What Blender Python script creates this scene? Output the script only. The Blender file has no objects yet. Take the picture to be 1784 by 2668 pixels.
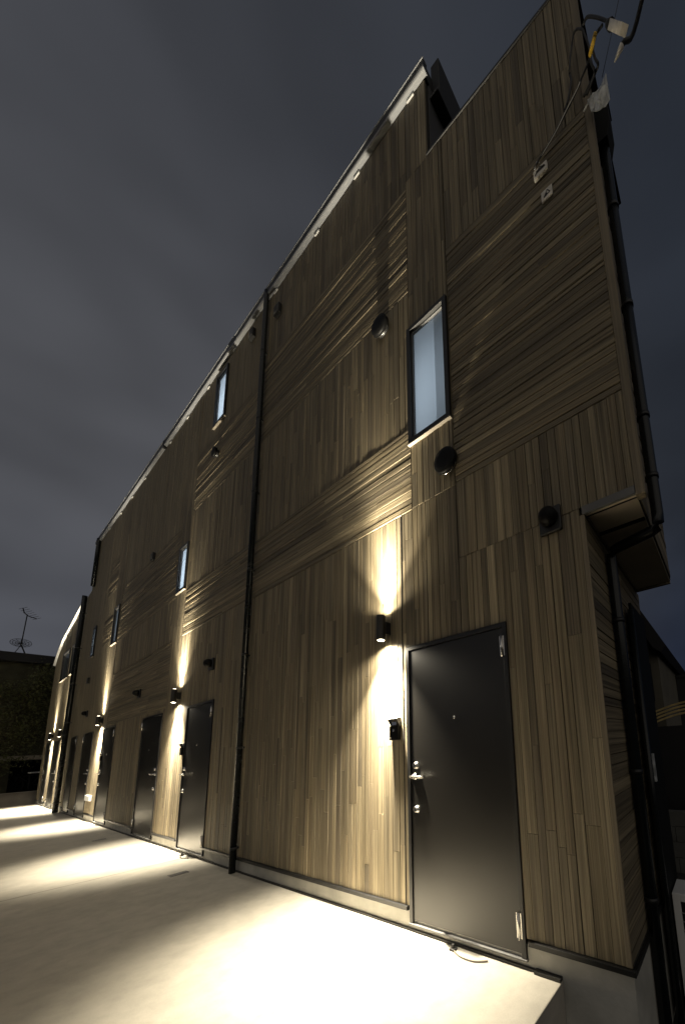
import bpy, bmesh, math, random
from mathutils import Vector, Matrix
random.seed(7)
C = bpy.context.scene.collection
SC = bpy.context.scene
PI = math.pi
R = math.radians

# ------------------------------------------------------------------ camera
CAM = Vector((0.55639, -2.01731, 1.24662))
YAW, PIT, ROL = -0.577531, 0.164182, -0.0545907
FPX, CX, CY, PW, PH = 925.9666, 1275.9677, 1780.4244, 1784.0, 2668.0
fw = Vector((math.sin(YAW)*math.cos(PIT), math.cos(YAW)*math.cos(PIT), math.sin(PIT)))
rt0 = Vector((math.cos(YAW), -math.sin(YAW), 0)); up0 = rt0.cross(fw)
rt = math.cos(ROL)*rt0 + math.sin(ROL)*up0
up = -math.sin(ROL)*rt0 + math.cos(ROL)*up0
cd = bpy.data.cameras.new('camera'); co = bpy.data.objects.new('camera', cd); C.objects.link(co)
m = Matrix.Identity(4)
for i in range(3):
    m[i][0], m[i][1], m[i][2], m[i][3] = rt[i], up[i], -fw[i], CAM[i]
co.matrix_world = m
cd.sensor_fit = 'AUTO'; cd.sensor_width = 36.0
cd.lens = FPX/PH*36.0
cd.shift_x = (PW/2-CX)/PH; cd.shift_y = (CY-PH/2)/PH
cd.clip_start = 0.02; cd.clip_end = 2000
SC.camera = co

def at(x0, z0, y):
    """a point measured on the facade plane, moved along its sight line to the depth y"""
    t = (y-CAM.y)/(-CAM.y)
    return Vector((CAM.x+(x0-CAM.x)*t, y, CAM.z+(z0-CAM.z)*t))

# ------------------------------------------------------------------ helpers
class MB:
    def __init__(s): s.v = []; s.f = []; s.sm = []
    def face(s, pts, smooth=False):
        b = len(s.v); s.v += [tuple(p) for p in pts]; s.f.append(list(range(b, b+len(pts)))); s.sm.append(smooth)
    def box(s, x0, x1, y0, y1, z0, z1):
        if x0 > x1: x0, x1 = x1, x0
        if y0 > y1: y0, y1 = y1, y0
        if z0 > z1: z0, z1 = z1, z0
        b = len(s.v)
        s.v += [(x0,y0,z0),(x1,y0,z0),(x1,y1,z0),(x0,y1,z0),(x0,y0,z1),(x1,y0,z1),(x1,y1,z1),(x0,y1,z1)]
        for q in ((0,3,2,1),(4,5,6,7),(0,1,5,4),(1,2,6,5),(2,3,7,6),(3,0,4,7)):
            s.f.append([b+i for i in q]); s.sm.append(False)
    def cbox(s, x0, x1, y0, y1, z0, z1, c):
        """box with the four front (-Y) edges chamfered"""
        b = len(s.v)
        s.v += [(x0,y1,z0),(x1,y1,z0),(x1,y1,z1),(x0,y1,z1),
                (x0,y0+c,z0),(x1,y0+c,z0),(x1,y0+c,z1),(x0,y0+c,z1),
                (x0+c,y0,z0+c),(x1-c,y0,z0+c),(x1-c,y0,z1-c),(x0+c,y0,z1-c)]
        for k in range(4):
            n = (k+1) % 4
            s.f.append([b+k, b+n, b+4+n, b+4+k][::1]); s.sm.append(False)
            s.f.append([b+4+k, b+4+n, b+8+n, b+8+k]); s.sm.append(False)
        s.f.append([b+8, b+9, b+10, b+11]); s.sm.append(False)
        s.f.append([b+3, b+2, b+1, b]); s.sm.append(False)
    def ring(s, c, ax, r, n, ref=None):
        ax = Vector(ax).normalized()
        h = Vector((0,0,1)) if abs(ax.z) < .9 else Vector((1,0,0))
        if ref is not None: h = ref
        a = ax.cross(h).normalized(); b2 = ax.cross(a).normalized()
        return [Vector(c)+r*(math.cos(2*PI*k/n)*a+math.sin(2*PI*k/n)*b2) for k in range(n)]
    def tube(s, pts, r, n=10, caps=True):
        pts = [Vector(p) for p in pts]; L = len(pts)
        rr = r if isinstance(r, (list, tuple)) else [r]*L
        rings = []
        for i, p in enumerate(pts):
            d = pts[min(i+1, L-1)]-pts[max(i-1, 0)]
            rings.append(s.ring(p, d, rr[i], n))
        b = len(s.v)
        for g in rings: s.v += [tuple(q) for q in g]
        for i in range(L-1):
            # align rings to avoid twist
            for k in range(n):
                k2 = (k+1) % n
                s.f.append([b+i*n+k, b+i*n+k2, b+(i+1)*n+k2, b+(i+1)*n+k]); s.sm.append(True)
        if caps:
            s.f.append([b+k for k in range(n)][::-1]); s.sm.append(False)
            s.f.append([b+(L-1)*n+k for k in range(n)]); s.sm.append(False)
    def lathe(s, c, ax, prof, n=20):
        """prof: list of (distance along axis, radius)"""
        c = Vector(c); ax = Vector(ax).normalized(); b = len(s.v); L = len(prof)
        for d, r in prof:
            s.v += [tuple(q) for q in s.ring(c+ax*d, ax, max(r, 1e-4), n)]
        for i in range(L-1):
            for k in range(n):
                k2 = (k+1) % n
                s.f.append([b+i*n+k, b+i*n+k2, b+(i+1)*n+k2, b+(i+1)*n+k]); s.sm.append(True)
        s.f.append([b+k for k in range(n)][::-1]); s.sm.append(False)
        s.f.append([b+(L-1)*n+k for k in range(n)]); s.sm.append(False)
    def prism(s, poly, h0, h1, ax='z'):
        """polygon of 2-tuples extruded along an axis"""
        def P(a, b2, h): return (a, b2, h) if ax == 'z' else ((a, h, b2) if ax == 'y' else (h, a, b2))
        n = len(poly); b = len(s.v)
        s.v += [P(a, c2, h0) for a, c2 in poly]+[P(a, c2, h1) for a, c2 in poly]
        for k in range(n):
            k2 = (k+1) % n
            s.f.append([b+k, b+k2, b+n+k2, b+n+k]); s.sm.append(False)
        s.f.append([b+k for k in range(n)][::-1]); s.sm.append(False)
        s.f.append([b+n+k for k in range(n)]); s.sm.append(False)
    def build(s, name, mat, parent=None, bevel=0, fix=True):
        me = bpy.data.meshes.new(name); me.from_pydata(s.v, [], s.f)
        me.polygons.foreach_set('use_smooth', s.sm)
        if fix:
            bm = bmesh.new(); bm.from_mesh(me); bmesh.ops.recalc_face_normals(bm, faces=bm.faces); bm.to_mesh(me); bm.free()
        me.materials.append(mat); me.update()
        o = bpy.data.objects.new(name, me); C.objects.link(o)
        if parent is not None:
            o.parent = parent
            p = parent; off = Vector((0, 0, 0)); 
            o.matrix_parent_inverse = WM(parent).inverted()
        if bevel:
            md = o.modifiers.new('bevel', 'BEVEL'); md.width = bevel; md.segments = 2; md.limit_method = 'ANGLE'
        return o

def WM(o):
    mtx = Matrix.LocRotScale(o.location, o.rotation_euler, o.scale)
    if o.parent is not None: return WM(o.parent) @ o.matrix_parent_inverse @ mtx
    return mtx

def tag(o, label=None, cat=None, group=None, kind=None):
    if label: o['label'] = label
    if cat: o['category'] = cat
    if group: o['group'] = group
    if kind: o['kind'] = kind
    return o
def thing(name, label, cat, loc, group=None):
    o = bpy.data.objects.new(name, None); C.objects.link(o); o.location = loc
    o.empty_display_size = .1
    return tag(o, label, cat, group)
def copy_thing(root, delta, label):
    def cp(o, par):
        c = o.copy(); C.objects.link(c)
        if par is not None: c.parent = par
        for ch in [q for q in bpy.data.objects if q.parent == o]: cp(ch, c)
        return c
    r = cp(root, None); r.location = root.location+Vector(delta); r['label'] = label
    return r
def curve_pts(P, n=8):
    """Catmull-Rom through P"""
    P = [Vector(p) for p in P]; out = []
    Q = [2*P[0]-P[1]]+P+[2*P[-1]-P[-2]]
    for i in range(1, len(Q)-2):
        a, b, c, d = Q[i-1:i+3]
        for k in range(n):
            t = k/n
            out.append(.5*((2*b)+(c-a)*t+(2*a-5*b+4*c-d)*t*t+(3*b-a-3*c+d)*t**3))
    out.append(P[-1]); return out

# ------------------------------------------------------------------ materials
def newmat(name):
    mt = bpy.data.materials.new(name); mt.use_nodes = True
    nt = mt.node_tree; bs = nt.nodes['Principled BSDF']
    return mt, nt, bs
def N(nt, t, **kw):
    n = nt.nodes.new(t)
    for k, v in kw.items(): setattr(n, k, v)
    return n
def simple(name, col, rough=.5, metal=0, var=.15, scale=8, bump=.0, spec=.5, bscale=None, rv=.08):
    mt, nt, bs = newmat(name)
    tc = N(nt, 'ShaderNodeTexCoord'); no = N(nt, 'ShaderNodeTexNoise'); no.inputs['Scale'].default_value = scale; no.inputs['Detail'].default_value = 6
    nt.links.new(tc.outputs['Object'], no.inputs['Vector'])
    rp = N(nt, 'ShaderNodeValToRGB')
    rp.color_ramp.elements[0].position = .3; rp.color_ramp.elements[1].position = .7
    rp.color_ramp.elements[0].color = [c*(1-var) for c in col]+[1]; rp.color_ramp.elements[1].color = [min(1, c*(1+var)) for c in col]+[1]
    nt.links.new(no.outputs['Fac'], rp.inputs['Fac']); nt.links.new(rp.outputs['Color'], bs.inputs['Base Color'])
    rm = N(nt, 'ShaderNodeMapRange'); rm.inputs['To Min'].default_value = max(.02, rough-rv); rm.inputs['To Max'].default_value = min(1, rough+rv)
    nt.links.new(no.outputs['Fac'], rm.inputs['Value']); nt.links.new(rm.outputs['Result'], bs.inputs['Roughness'])
    bs.inputs['Metallic'].default_value = metal; bs.inputs['Specular IOR Level'].default_value = spec
    if bump:
        n2 = N(nt, 'ShaderNodeTexNoise'); n2.inputs['Scale'].default_value = bscale or scale*8; n2.inputs['Detail'].default_value = 8
        nt.links.new(tc.outputs['Object'], n2.inputs['Vector'])
        bp = N(nt, 'ShaderNodeBump'); bp.inputs['Strength'].default_value = bump; bp.inputs['Distance'].default_value = .01
        nt.links.new(n2.outputs['Fac'], bp.inputs['Height']); nt.links.new(bp.outputs['Normal'], bs.inputs['Normal'])
    return mt

def wood(name, axis, cols, stops=None, contrast=.55):
    """weathered cladding board: tone per board, grain along the board's axis"""
    mt, nt, bs = newmat(name)
    g = N(nt, 'ShaderNodeNewGeometry'); tc = N(nt, 'ShaderNodeTexCoord')
    rp = N(nt, 'ShaderNodeValToRGB'); cr = rp.color_ramp; cr.interpolation = 'LINEAR'
    while len(cr.elements) < len(cols): cr.elements.new(.5)
    for i, c in enumerate(cols):
        cr.elements[i].position = (stops[i] if stops else i/(len(cols)-1)); cr.elements[i].color = list(c)+[1]
    nt.links.new(g.outputs['Random Per Island'], rp.inputs['Fac'])
    # shift the grain per board so that neighbours never line up
    mul = N(nt, 'ShaderNodeMath', operation='MULTIPLY'); mul.inputs[1].default_value = 37.0
    nt.links.new(g.outputs['Random Per Island'], mul.inputs[0])
    comb = N(nt, 'ShaderNodeCombineXYZ')
    for k in range(3): nt.links.new(mul.outputs[0], comb.inputs[k])
    add = N(nt, 'ShaderNodeVectorMath', operation='ADD'); nt.links.new(tc.outputs['Object'], add.inputs[0]); nt.links.new(comb.outputs[0], add.inputs[1])
    def grain(a, l, det):
        mp = N(nt, 'ShaderNodeMapping')
        sc = [a, a, a]; sc['xyz'.index(axis)] = l
        mp.inputs['Scale'].default_value = sc
        nt.links.new(add.outputs[0], mp.inputs['Vector'])
        no = N(nt, 'ShaderNodeTexNoise'); no.inputs['Scale'].default_value = 1; no.inputs['Detail'].default_value = det; no.inputs['Roughness'].default_value = .6
        nt.links.new(mp.outputs['Vector'], no.inputs['Vector']); return no
    g1 = grain(62, .6, 3); g2 = grain(230, 2.0, 4); g3 = grain(3, .5, 3)
    def rng(n, a, b, lo=.3, hi=.7):
        r_ = N(nt, 'ShaderNodeMapRange'); r_.inputs['From Min'].default_value = lo; r_.inputs['From Max'].default_value = hi
        r_.inputs['To Min'].default_value = a; r_.inputs['To Max'].default_value = b
        nt.links.new(n.outputs['Fac'], r_.inputs['Value']); return r_
    a1 = rng(g1, 1-contrast, 1+contrast*.55); a2 = rng(g2, 1-contrast*.55, 1+contrast*.4); a3 = rng(g3, .8, 1.15)
    m1 = N(nt, 'ShaderNodeMath', operation='MULTIPLY'); m2 = N(nt, 'ShaderNodeMath', operation='MULTIPLY')
    nt.links.new(a1.outputs[0], m1.inputs[0]); nt.links.new(a2.outputs[0], m1.inputs[1])
    nt.links.new(m1.outputs[0], m2.inputs[0]); nt.links.new(a3.outputs[0], m2.inputs[1])
    vm = N(nt, 'ShaderNodeVectorMath', operation='SCALE')
    nt.links.new(rp.outputs['Color'], vm.inputs[0]); nt.links.new(m2.outputs[0], vm.inputs['Scale'])
    nt.links.new(vm.outputs[0], bs.inputs['Base Color'])
    bs.inputs['Roughness'].default_value = .62; bs.inputs['Specular IOR Level'].default_value = .3
    bp = N(nt, 'ShaderNodeBump'); bp.inputs['Strength'].default_value = .35; bp.inputs['Distance'].default_value = .004
    nt.links.new(m1.outputs[0], bp.inputs['Height']); nt.links.new(bp.outputs['Normal'], bs.inputs['Normal'])
    return mt

WC = [(.195,.160,.106), (.28,.234,.152), (.165,.137,.096), (.32,.266,.172), (.215,.180,.122), (.29,.238,.15), (.24,.194,.125), (.41,.34,.218)]
M = {}
M['wood_v'] = wood('weathered_board_upright', 'z', WC)
M['wood_h'] = wood('weathered_board_level', 'x', [tuple(c*.92 for c in q) for q in WC], contrast=.62)
M['wood_s'] = wood('weathered_board_side', 'y', [tuple(c*.9 for c in q) for q in WC], contrast=.6)
M['wood_a'] = wood('plain_board_upright', 'z', [(.215,.18,.12), (.265,.222,.145), (.235,.197,.13)], contrast=.3)
M['trim'] = wood('pale_trim_board', 'z', [(.24,.2,.14), (.3,.25,.17)], contrast=.3)
M['black'] = simple('black_coated_metal', (.012,.012,.012), .4, 0, .2, 6)
M['core'] = simple('dark_backing', (.03,.027,.022), .9, 0, .2, 3)
M['dark_side'] = simple('dark_grey_panel', (.06,.06,.062), .6, 0, .15, 2)
M['concrete'] = simple('plinth_concrete', (.42,.41,.37), .85, 0, .18, 5, .25, .3)
M['door'] = simple('door_bronze_paint', (.010,.009,.0075), .33, 0, .08, 3, .015, .6, 300, .015)
M['chrome'] = simple('brushed_steel', (.72,.7,.66), .22, 1, .05, 20)
M['galv'] = simple('galvanised_steel', (.55,.57,.58), .4, .35, .45, 22, .6, .5, 25)
M['white'] = simple('white_coated_metal', (.78,.78,.76), .45, 0, .04, 4)
M['eave'] = simple('eave_metal', (.30,.31,.33), .5, 0, .08, 3)
M['cream'] = simple('pale_flashing', (.20,.175,.135), .5, 0, .06, 6)
M['soffit'] = simple('soffit_board', (.6,.53,.41), .7, 0, .12, 3)
M['greyfl'] = simple('grey_flashing', (.12,.12,.12), .5, 0, .1, 6)
M['pvc'] = simple('black_pipe', (.008,.010,.011), .26, 0, .2, 5, 0, .4)
M['plastic'] = simple('black_plastic', (.005,.005,.005), .5, 0, .1, 10, 0, .14)
M['matte'] = simple('matte_black_metal', (.008,.009,.009), .7, 0, .2, 6, 0, .15)
M['lampmetal'] = simple('lamp_body_metal', (.035,.032,.028), .4, .4, .2, 25)
M['yellow'] = simple('yellow_sleeve', (.75,.47,.05), .5, 0, .1, 20)
M['rubber'] = simple('cable_sheath', (.014,.014,.014), .5, 0, .2, 20)
M['silver'] = simple('bare_wire', (.7,.68,.63), .35, .7, .1, 30)
M['offwhite'] = simple('aged_white_plastic', (.84,.79,.70), .5, 0, .18, 30)
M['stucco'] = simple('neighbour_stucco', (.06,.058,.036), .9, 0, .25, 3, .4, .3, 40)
M['roof'] = simple('dark_roof_metal', (.01,.01,.011), .6, 0, .2, 2)
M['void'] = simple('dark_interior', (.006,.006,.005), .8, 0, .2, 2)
M['lowwall'] = simple('low_wall_render', (.36,.32,.26), .9, 0, .2, 2, .3)
M['bark'] = simple('bark', (.035,.028,.018), .9, 0, .3, 20, .5)
M['leaf'] = simple('leaf', (.085,.09,.03), .6, 0, .45, 1.5)
M['tan'] = simple('lit_tan_slats', (.5,.38,.16), .6, 0, .25, 6)  # raised yellowish albedo stands in for light falling on the slats
M['block'] = simple('block_wall', (.12,.12,.11), .9, 0, .2, 4, .3)
M['asphalt'] = simple('asphalt', (.045,.045,.043), .9, 0, .3, 4, .5)

# terrace concrete: trowelled, faint stains, expansion joints
mt, nt, bs = newmat('terrace_concrete'); M['terrace'] = mt
tc = N(nt, 'ShaderNodeTexCoord')
def noise(sc, det=6, vec=None, ro=.55):
    n = N(nt, 'ShaderNodeTexNoise'); n.inputs['Scale'].default_value = sc; n.inputs['Detail'].default_value = det; n.inputs['Roughness'].default_value = ro
    nt.links.new(vec or tc.outputs['Object'], n.inputs['Vector']); return n
n1 = noise(.9, 8); n2 = noise(9, 8); n3 = noise(140, 4); n4 = noise(420, 3)
rp = N(nt, 'ShaderNodeValToRGB'); rp.color_ramp.elements[0].position = .32; rp.color_ramp.elements[1].position = .68
rp.color_ramp.elements[0].color = (.385,.36,.31,1); rp.color_ramp.elements[1].color = (.47,.44,.385,1)
nt.links.new(n1.outputs['Fac'], rp.inputs['Fac'])
mr = N(nt, 'ShaderNodeMapRange'); mr.inputs['From Min'].default_value = .3; mr.inputs['From Max'].default_value = .7; mr.inputs['To Min'].default_value = .88; mr.inputs['To Max'].default_value = 1.08
nt.links.new(n2.outputs['Fac'], mr.inputs['Value'])
sx = N(nt, 'ShaderNodeSeparateXYZ'); nt.links.new(tc.outputs['Object'], sx.inputs[0])
jv = None
for jx in (-5.77, -11.6):
    s_ = N(nt, 'ShaderNodeMath', operation='SUBTRACT'); s_.inputs[1].default_value = jx; nt.links.new(sx.outputs['X'], s_.inputs[0])
    a_ = N(nt, 'ShaderNodeMath', operation='ABSOLUTE'); nt.links.new(s_.outputs[0], a_.inputs[0])
    c_ = N(nt, 'ShaderNodeMath', operation='GREATER_THAN'); c_.inputs[1].default_value = .011; nt.links.new(a_.outputs[0], c_.inputs[0])
    if jv is None: jv = c_
    else:
        q_ = N(nt, 'ShaderNodeMath', operation='MULTIPLY'); nt.links.new(jv.outputs[0], q_.inputs[0]); nt.links.new(c_.outputs[0], q_.inputs[1]); jv = q_
jm = N(nt, 'ShaderNodeMapRange'); jm.inputs['To Min'].default_value = .45; nt.links.new(jv.outputs[0], jm.inputs['Value'])
gr = N(nt, 'ShaderNodeMapRange'); gr.inputs['From Min'].default_value = .3; gr.inputs['From Max'].default_value = .7; gr.inputs['To Min'].default_value = .84; gr.inputs['To Max'].default_value = 1.1
nt.links.new(n4.outputs['Fac'], gr.inputs['Value'])
gm = N(nt, 'ShaderNodeMath', operation='MULTIPLY'); nt.links.new(mr.outputs[0], gm.inputs[0]); nt.links.new(gr.outputs[0], gm.inputs[1])
pr = N(nt, 'ShaderNodeMath', operation='MULTIPLY'); nt.links.new(gm.outputs[0], pr.inputs[0]); nt.links.new(jm.outputs[0], pr.inputs[1])
vm = N(nt, 'ShaderNodeVectorMath', operation='SCALE'); nt.links.new(rp.outputs['Color'], vm.inputs[0]); nt.links.new(pr.outputs[0], vm.inputs['Scale'])
nt.links.new(vm.outputs[0], bs.inputs['Base Color']); bs.inputs['Roughness'].default_value = .7; bs.inputs['Specular IOR Level'].default_value = .3
bp = N(nt, 'ShaderNodeBump'); bp.inputs['Strength'].default_value = .12; bp.inputs['Distance'].default_value = .004
nt.links.new(n3.outputs['Fac'], bp.inputs['Height']); nt.links.new(bp.outputs['Normal'], bs.inputs['Normal'])

def emitter(name, col, st):
    mt, nt, bs = newmat(name)
    bs.inputs['Base Color'].default_value = (.8,.8,.8,1); bs.inputs['Emission Color'].default_value = list(col)+[1]; bs.inputs['Emission Strength'].default_value = st
    return mt
LAMP = (1.0, .895, .69)
M['lens'] = emitter('lit_lens', (1, .9, .68), 14)
# frosted glass: lets the light of the room through
mt, nt, bs = newmat('frosted_glass'); M['frost'] = mt
tr = N(nt, 'ShaderNodeBsdfTranslucent'); tr.inputs['Color'].default_value = (.85,.9,.93,1)
gl = N(nt, 'ShaderNodeBsdfGlossy'); gl.inputs['Roughness'].default_value = .12; gl.inputs['Color'].default_value = (.9,.95,1,1)
fr = N(nt, 'ShaderNodeFresnel'); fr.inputs['IOR'].default_value = 1.45
mx = N(nt, 'ShaderNodeMixShader'); nt.links.new(fr.outputs[0], mx.inputs[0]); nt.links.new(tr.outputs[0], mx.inputs[1]); nt.links.new(gl.outputs[0], mx.inputs[2])
nt.links.new(mx.outputs[0], nt.nodes['Material Output'].inputs['Surface'])
M['room'] = simple('room_white', (.8,.8,.8), .9, 0, .03, 3)

# ------------------------------------------------------------------ world: overcast night sky, brighter to the west, unseen glow added behind to light the walls
w = bpy.data.worlds.new('World'); SC.world = w; w.use_nodes = True
nt = w.node_tree; bg = nt.nodes['Background']
tc = N(nt, 'ShaderNodeTexCoord'); sp = N(nt, 'ShaderNodeSeparateXYZ'); nt.links.new(tc.outputs['Generated'], sp.inputs[0])
def mth(op, a, b=None, c=None):
    n = N(nt, 'ShaderNodeMath', operation=op)
    for i, q in enumerate((a, b, c)):
        if q is None: continue
        if isinstance(q, (int, float)): n.inputs[i].default_value = q
        else: nt.links.new(q, n.inputs[i])
    return n.outputs[0]
def mrange(v, a, b, c, d):
    n = N(nt, 'ShaderNodeMapRange', interpolation_type='SMOOTHSTEP'); n.inputs['From Min'].default_value = a; n.inputs['From Max'].default_value = b
    n.inputs['To Min'].default_value = c; n.inputs['To Max'].default_value = d; nt.links.new(v, n.inputs['Value']); return n.outputs[0]
X_, Y_, Z_ = sp.outputs
mp = N(nt, 'ShaderNodeMapping'); mp.inputs['Scale'].default_value = (1.6, 1.6, 3.2); mp.inputs['Rotation'].default_value = (.3, .5, .2)
nt.links.new(tc.outputs['Generated'], mp.inputs['Vector'])
cl = N(nt, 'ShaderNodeTexNoise'); cl.inputs['Scale'].default_value = 1.5; cl.inputs['Detail'].default_value = 2.5; cl.inputs['Roughness'].default_value = .5
nt.links.new(mp.outputs['Vector'], cl.inputs['Vector'])
cloud = mrange(cl.outputs['Fac'], .3, .72, .78, 1.2)
side = mrange(X_, -.98, .15, 1.0, 0.0)          # bright west, dark east
high = mrange(Z_, -.02, .6, 0.0, 1.0)
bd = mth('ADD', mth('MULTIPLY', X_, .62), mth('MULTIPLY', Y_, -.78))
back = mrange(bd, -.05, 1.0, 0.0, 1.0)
def mixc(f, a, b):
    n = N(nt, 'ShaderNodeMix', data_type='RGBA'); nt.links.new(f, n.inputs[0])
    for i, q in ((6, a), (7, b)):
        if isinstance(q, tuple): n.inputs[i].default_value = list(q)+[1]
        else: nt.links.new(q, n.inputs[i])
    return n.outputs[2]
low = mixc(side, (.0050,.0100,.027), (.080,.085,.102))
hi = mixc(side, (.021,.0255,.035), (.075,.077,.086))
col = mixc(high, low, hi)
col = mixc(back, col, (.285,.262,.23))  # added fill glow from unseen sky behind right, lifts facade and side wall
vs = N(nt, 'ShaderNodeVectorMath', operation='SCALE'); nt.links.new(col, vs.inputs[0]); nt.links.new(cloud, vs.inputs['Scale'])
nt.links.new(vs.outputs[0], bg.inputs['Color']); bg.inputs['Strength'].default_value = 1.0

# ------------------------------------------------------------------ setting: terrace and ground
TZ = -.07
b = MB(); b.box(-20.6, -.385, -9, 0.003, -.62, TZ); t = b.build('terrace', M['terrace'], bevel=.006); tag(t, kind='structure')
b = MB(); b.face([(-700,-700,-.625), (700,-700,-.625), (700,700,-.625), (-700,700,-.625)]); g = b.build('ground', M['asphalt']); tag(g, kind='structure')

# ------------------------------------------------------------------ the building
DOORS = [(-1.56,-.60,'L',0), (-6.37,-5.385,'L',0), (-8.62,-7.53,'R',0), (-11.60,-10.58,'L',0), (-13.76,-12.69,'R',0), (-15.42,-14.62,'L',1)]
ADOORS = [(-18.35,-17.35,'R',0), (-19.9,-19.0,'L',0)]
WINS = [(-1.47,-.99,3.905,5.14), (-6.24,-5.78,6.93,7.98), (-7.38,-6.95,4.17,5.065), (-11.93,-11.45,4.12,5.1), (-14.22,-13.9,4.22,5.11)]
AWINS = [(-19.0,-17.7,4.17,5.2), (-17.3,-16.85,4.17,5.17)]
DH = 2.05
BLD = thing('wooden_apartment_building', 'tall three storey apartment building clad in weathered wood boards laid in upright and level fields', 'building', (-7, 1, -.62))
ANX = thing('wooden_annex', 'lower wood clad end of the row with sloping pale roof edge', 'building', (-18, 1, -.62))

def wall_grid(b, x0, x1, z0, z1, y, holes):
    xs = sorted({x0, x1} | {v for h in holes for v in h[:2] if x0 < v < x1}); zs = sorted({z0, z1} | {v for h in holes for v in h[2:4] if z0 < v < z1})
    for i in range(len(xs)-1):
        for k in range(len(zs)-1):
            cx, cz = (xs[i]+xs[i+1])/2, (zs[k]+zs[k+1])/2
            if any(h[0] < cx < h[1] and h[2] < cz < h[3] for h in holes): continue
            b.face([(xs[i],y,zs[k]), (xs[i+1],y,zs[k]), (xs[i+1],y,zs[k+1]), (xs[i],y,zs[k+1])])
def shell(b, x0, x1, y0, y1, z0, z1):
    b.face([(x0,y1,z0),(x0,y0,z0),(x0,y0,z1),(x0,y1,z1)]); b.face([(x1,y0,z0),(x1,y1,z0),(x1,y1,z1),(x1,y0,z1)])
    b.face([(x1,y1,z0),(x0,y1,z0),(x0,y1,z1),(x1,y1,z1)]); b.face([(x0,y0,z1),(x1,y0,z1),(x1,y1,z1),(x0,y1,z1)])
CB = .022                                            # backing plane behind the boards
holes = [(w_[0]+.02, w_[1]-.02, w_[2]+.02, w_[3]-.02) for w_ in WINS]
b = MB(); wall_grid(b, -15.45, -1.17, .0, 8.13, CB, holes); shell(b, -15.45, -1.17, CB, 4.2, .0, 8.13); b.build('wall', M['core'], BLD, fix=False)
b = MB(); wall_grid(b, -1.169, .305, 2.61, 7.03, CB, holes); shell(b, -1.169, .305, CB, 1.45, 2.61, 7.03); b.build('wall', M['core'], BLD, fix=False)
b = MB(); b.box(-1.169, -.022, CB, 1.6, 0, 2.60); b.build('wall', M['core'], BLD)
b = MB(); b.box(-1.166, -1.15, .05, 4.2, 7.03, 8.12); b.build('side_wall', M['dark_side'], BLD)
aholes = [(w_[0]+.02, w_[1]-.02, w_[2]+.02, w_[3]-.02) for w_ in AWINS]
ATOP = [(-20.75,5.1), (-20.2,5.5), (-19.5,5.84), (-18,6.13), (-16.4,6.5), (-15.452,6.6)]
def atop(x):
    for (xa, za), (xb, zb) in zip(ATOP, ATOP[1:]):
        if xa <= x <= xb: return za+(zb-za)*(x-xa)/(xb-xa)
    return ATOP[0][1]
b = MB(); wall_grid(b, -20.72, -15.452, 0, 5.1, CB, aholes)
b.face([(-20.72,CB,5.1), (-15.452,CB,5.1)]+[(x, CB, z) for x, z in ATOP[::-1]][:-1])
b.prism([(x, z) for x, z in ATOP]+[(-15.452,5.0), (-20.75,5.0)], CB+.02, 4.0, 'y')
b.face([(-20.72,CB,0), (-20.72,4,0), (-20.72,4,5.1), (-20.72,CB,5.1)])
b.build('wall', M['core'], ANX, fix=False)

HOLES = [(d[0], d[1], -1, DH+.005) for d in DOORS+ADOORS]+[(w_[0], w_[1], w_[2], w_[3]) for w_ in WINS+AWINS]
def cut(lo, hi, ivs):
    segs = [(lo, hi)]
    for a, c in ivs:
        out = []
        for s0, s1 in segs:
            if c <= s0 or a >= s1: out.append((s0, s1)); continue
            if a > s0: out.append((s0, a))
            if c < s1: out.append((c, s1))
        segs = out
    return [q for q in segs if q[1]-q[0] > .004]
def strips(lo, hi, edges, wmin, wmax):
    E = sorted({lo, hi} | {e for e in edges if lo+.004 < e < hi-.004}); out = []
    for a, c in zip(E, E[1:]):
        x = a
        while x < c-1e-6:
            wd = random.uniform(wmin, wmax)
            if c-x-wd < wmin*.8: wd = c-x
            out.append((x, x+wd)); x += wd
    return out
def clad(x0, x1, z0, z1, kind, proud=0.0, parent=None, mat=None, wr=(.042,.078), lr=(.5,1.9), topf=None, name='cladding_panel', rough=1.0):
    b = MB()
    hs = [h for h in HOLES if h[1] > x0 and h[0] < x1 and h[3] > z0 and h[2] < z1]
    if kind == 'v':
        for a, c in strips(x0, x1, [v for h in hs for v in h[:2]], *wr):
            zt = z1 if topf is None else topf((a+c)/2)
            iv = [(h[2], h[3]) for h in hs if h[0] < (a+c)/2 < h[1]]
            gap = .0012 if random.random() < .62 else .0028
            y = -proud-rough*random.uniform(0, .0035)
            for s0, s1 in cut(z0, zt, iv):
                z = s0
                first = True
                while z < s1-1e-6:
                    L = random.uniform(*lr)
                    if first: L *= random.uniform(.3, 1); first = False
                    if s1-z-L < .25: L = s1-z
                    yy = y-rough*random.uniform(0, .0006)
                    b.cbox(a+gap, c-gap, yy, CB-.002, z+.0006, z+L-.0006, .0016); z += L
    else:
        for a, c in strips(z0, z1, [v for h in hs for v in h[2:4]], *wr):
            iv = [(h[0], h[1]) for h in hs if h[2] < (a+c)/2 < h[3]]
            gap = .0015 if random.random() < .5 else .0042
            y = -proud-rough*random.uniform(0, .0042)
            for s0, s1 in cut(x0, x1, iv):
                x = s0
                while x < s1-1e-6:
                    L = random.uniform(lr[0]*1.6, lr[1]*1.6)
                    if s1-x-L < .3: L = s1-x
                    yy = y-rough*random.uniform(0, .0006)
                    b.cbox(x+.0006, x+L-.0006, yy, CB-.002, a+gap, c-gap, .0025); x += L
    m_ = mat or (M['wood_v'] if kind == 'v' else M['wood_h'])
    return b.build(name, m_, parent or BLD)
F0 = .092
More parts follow.
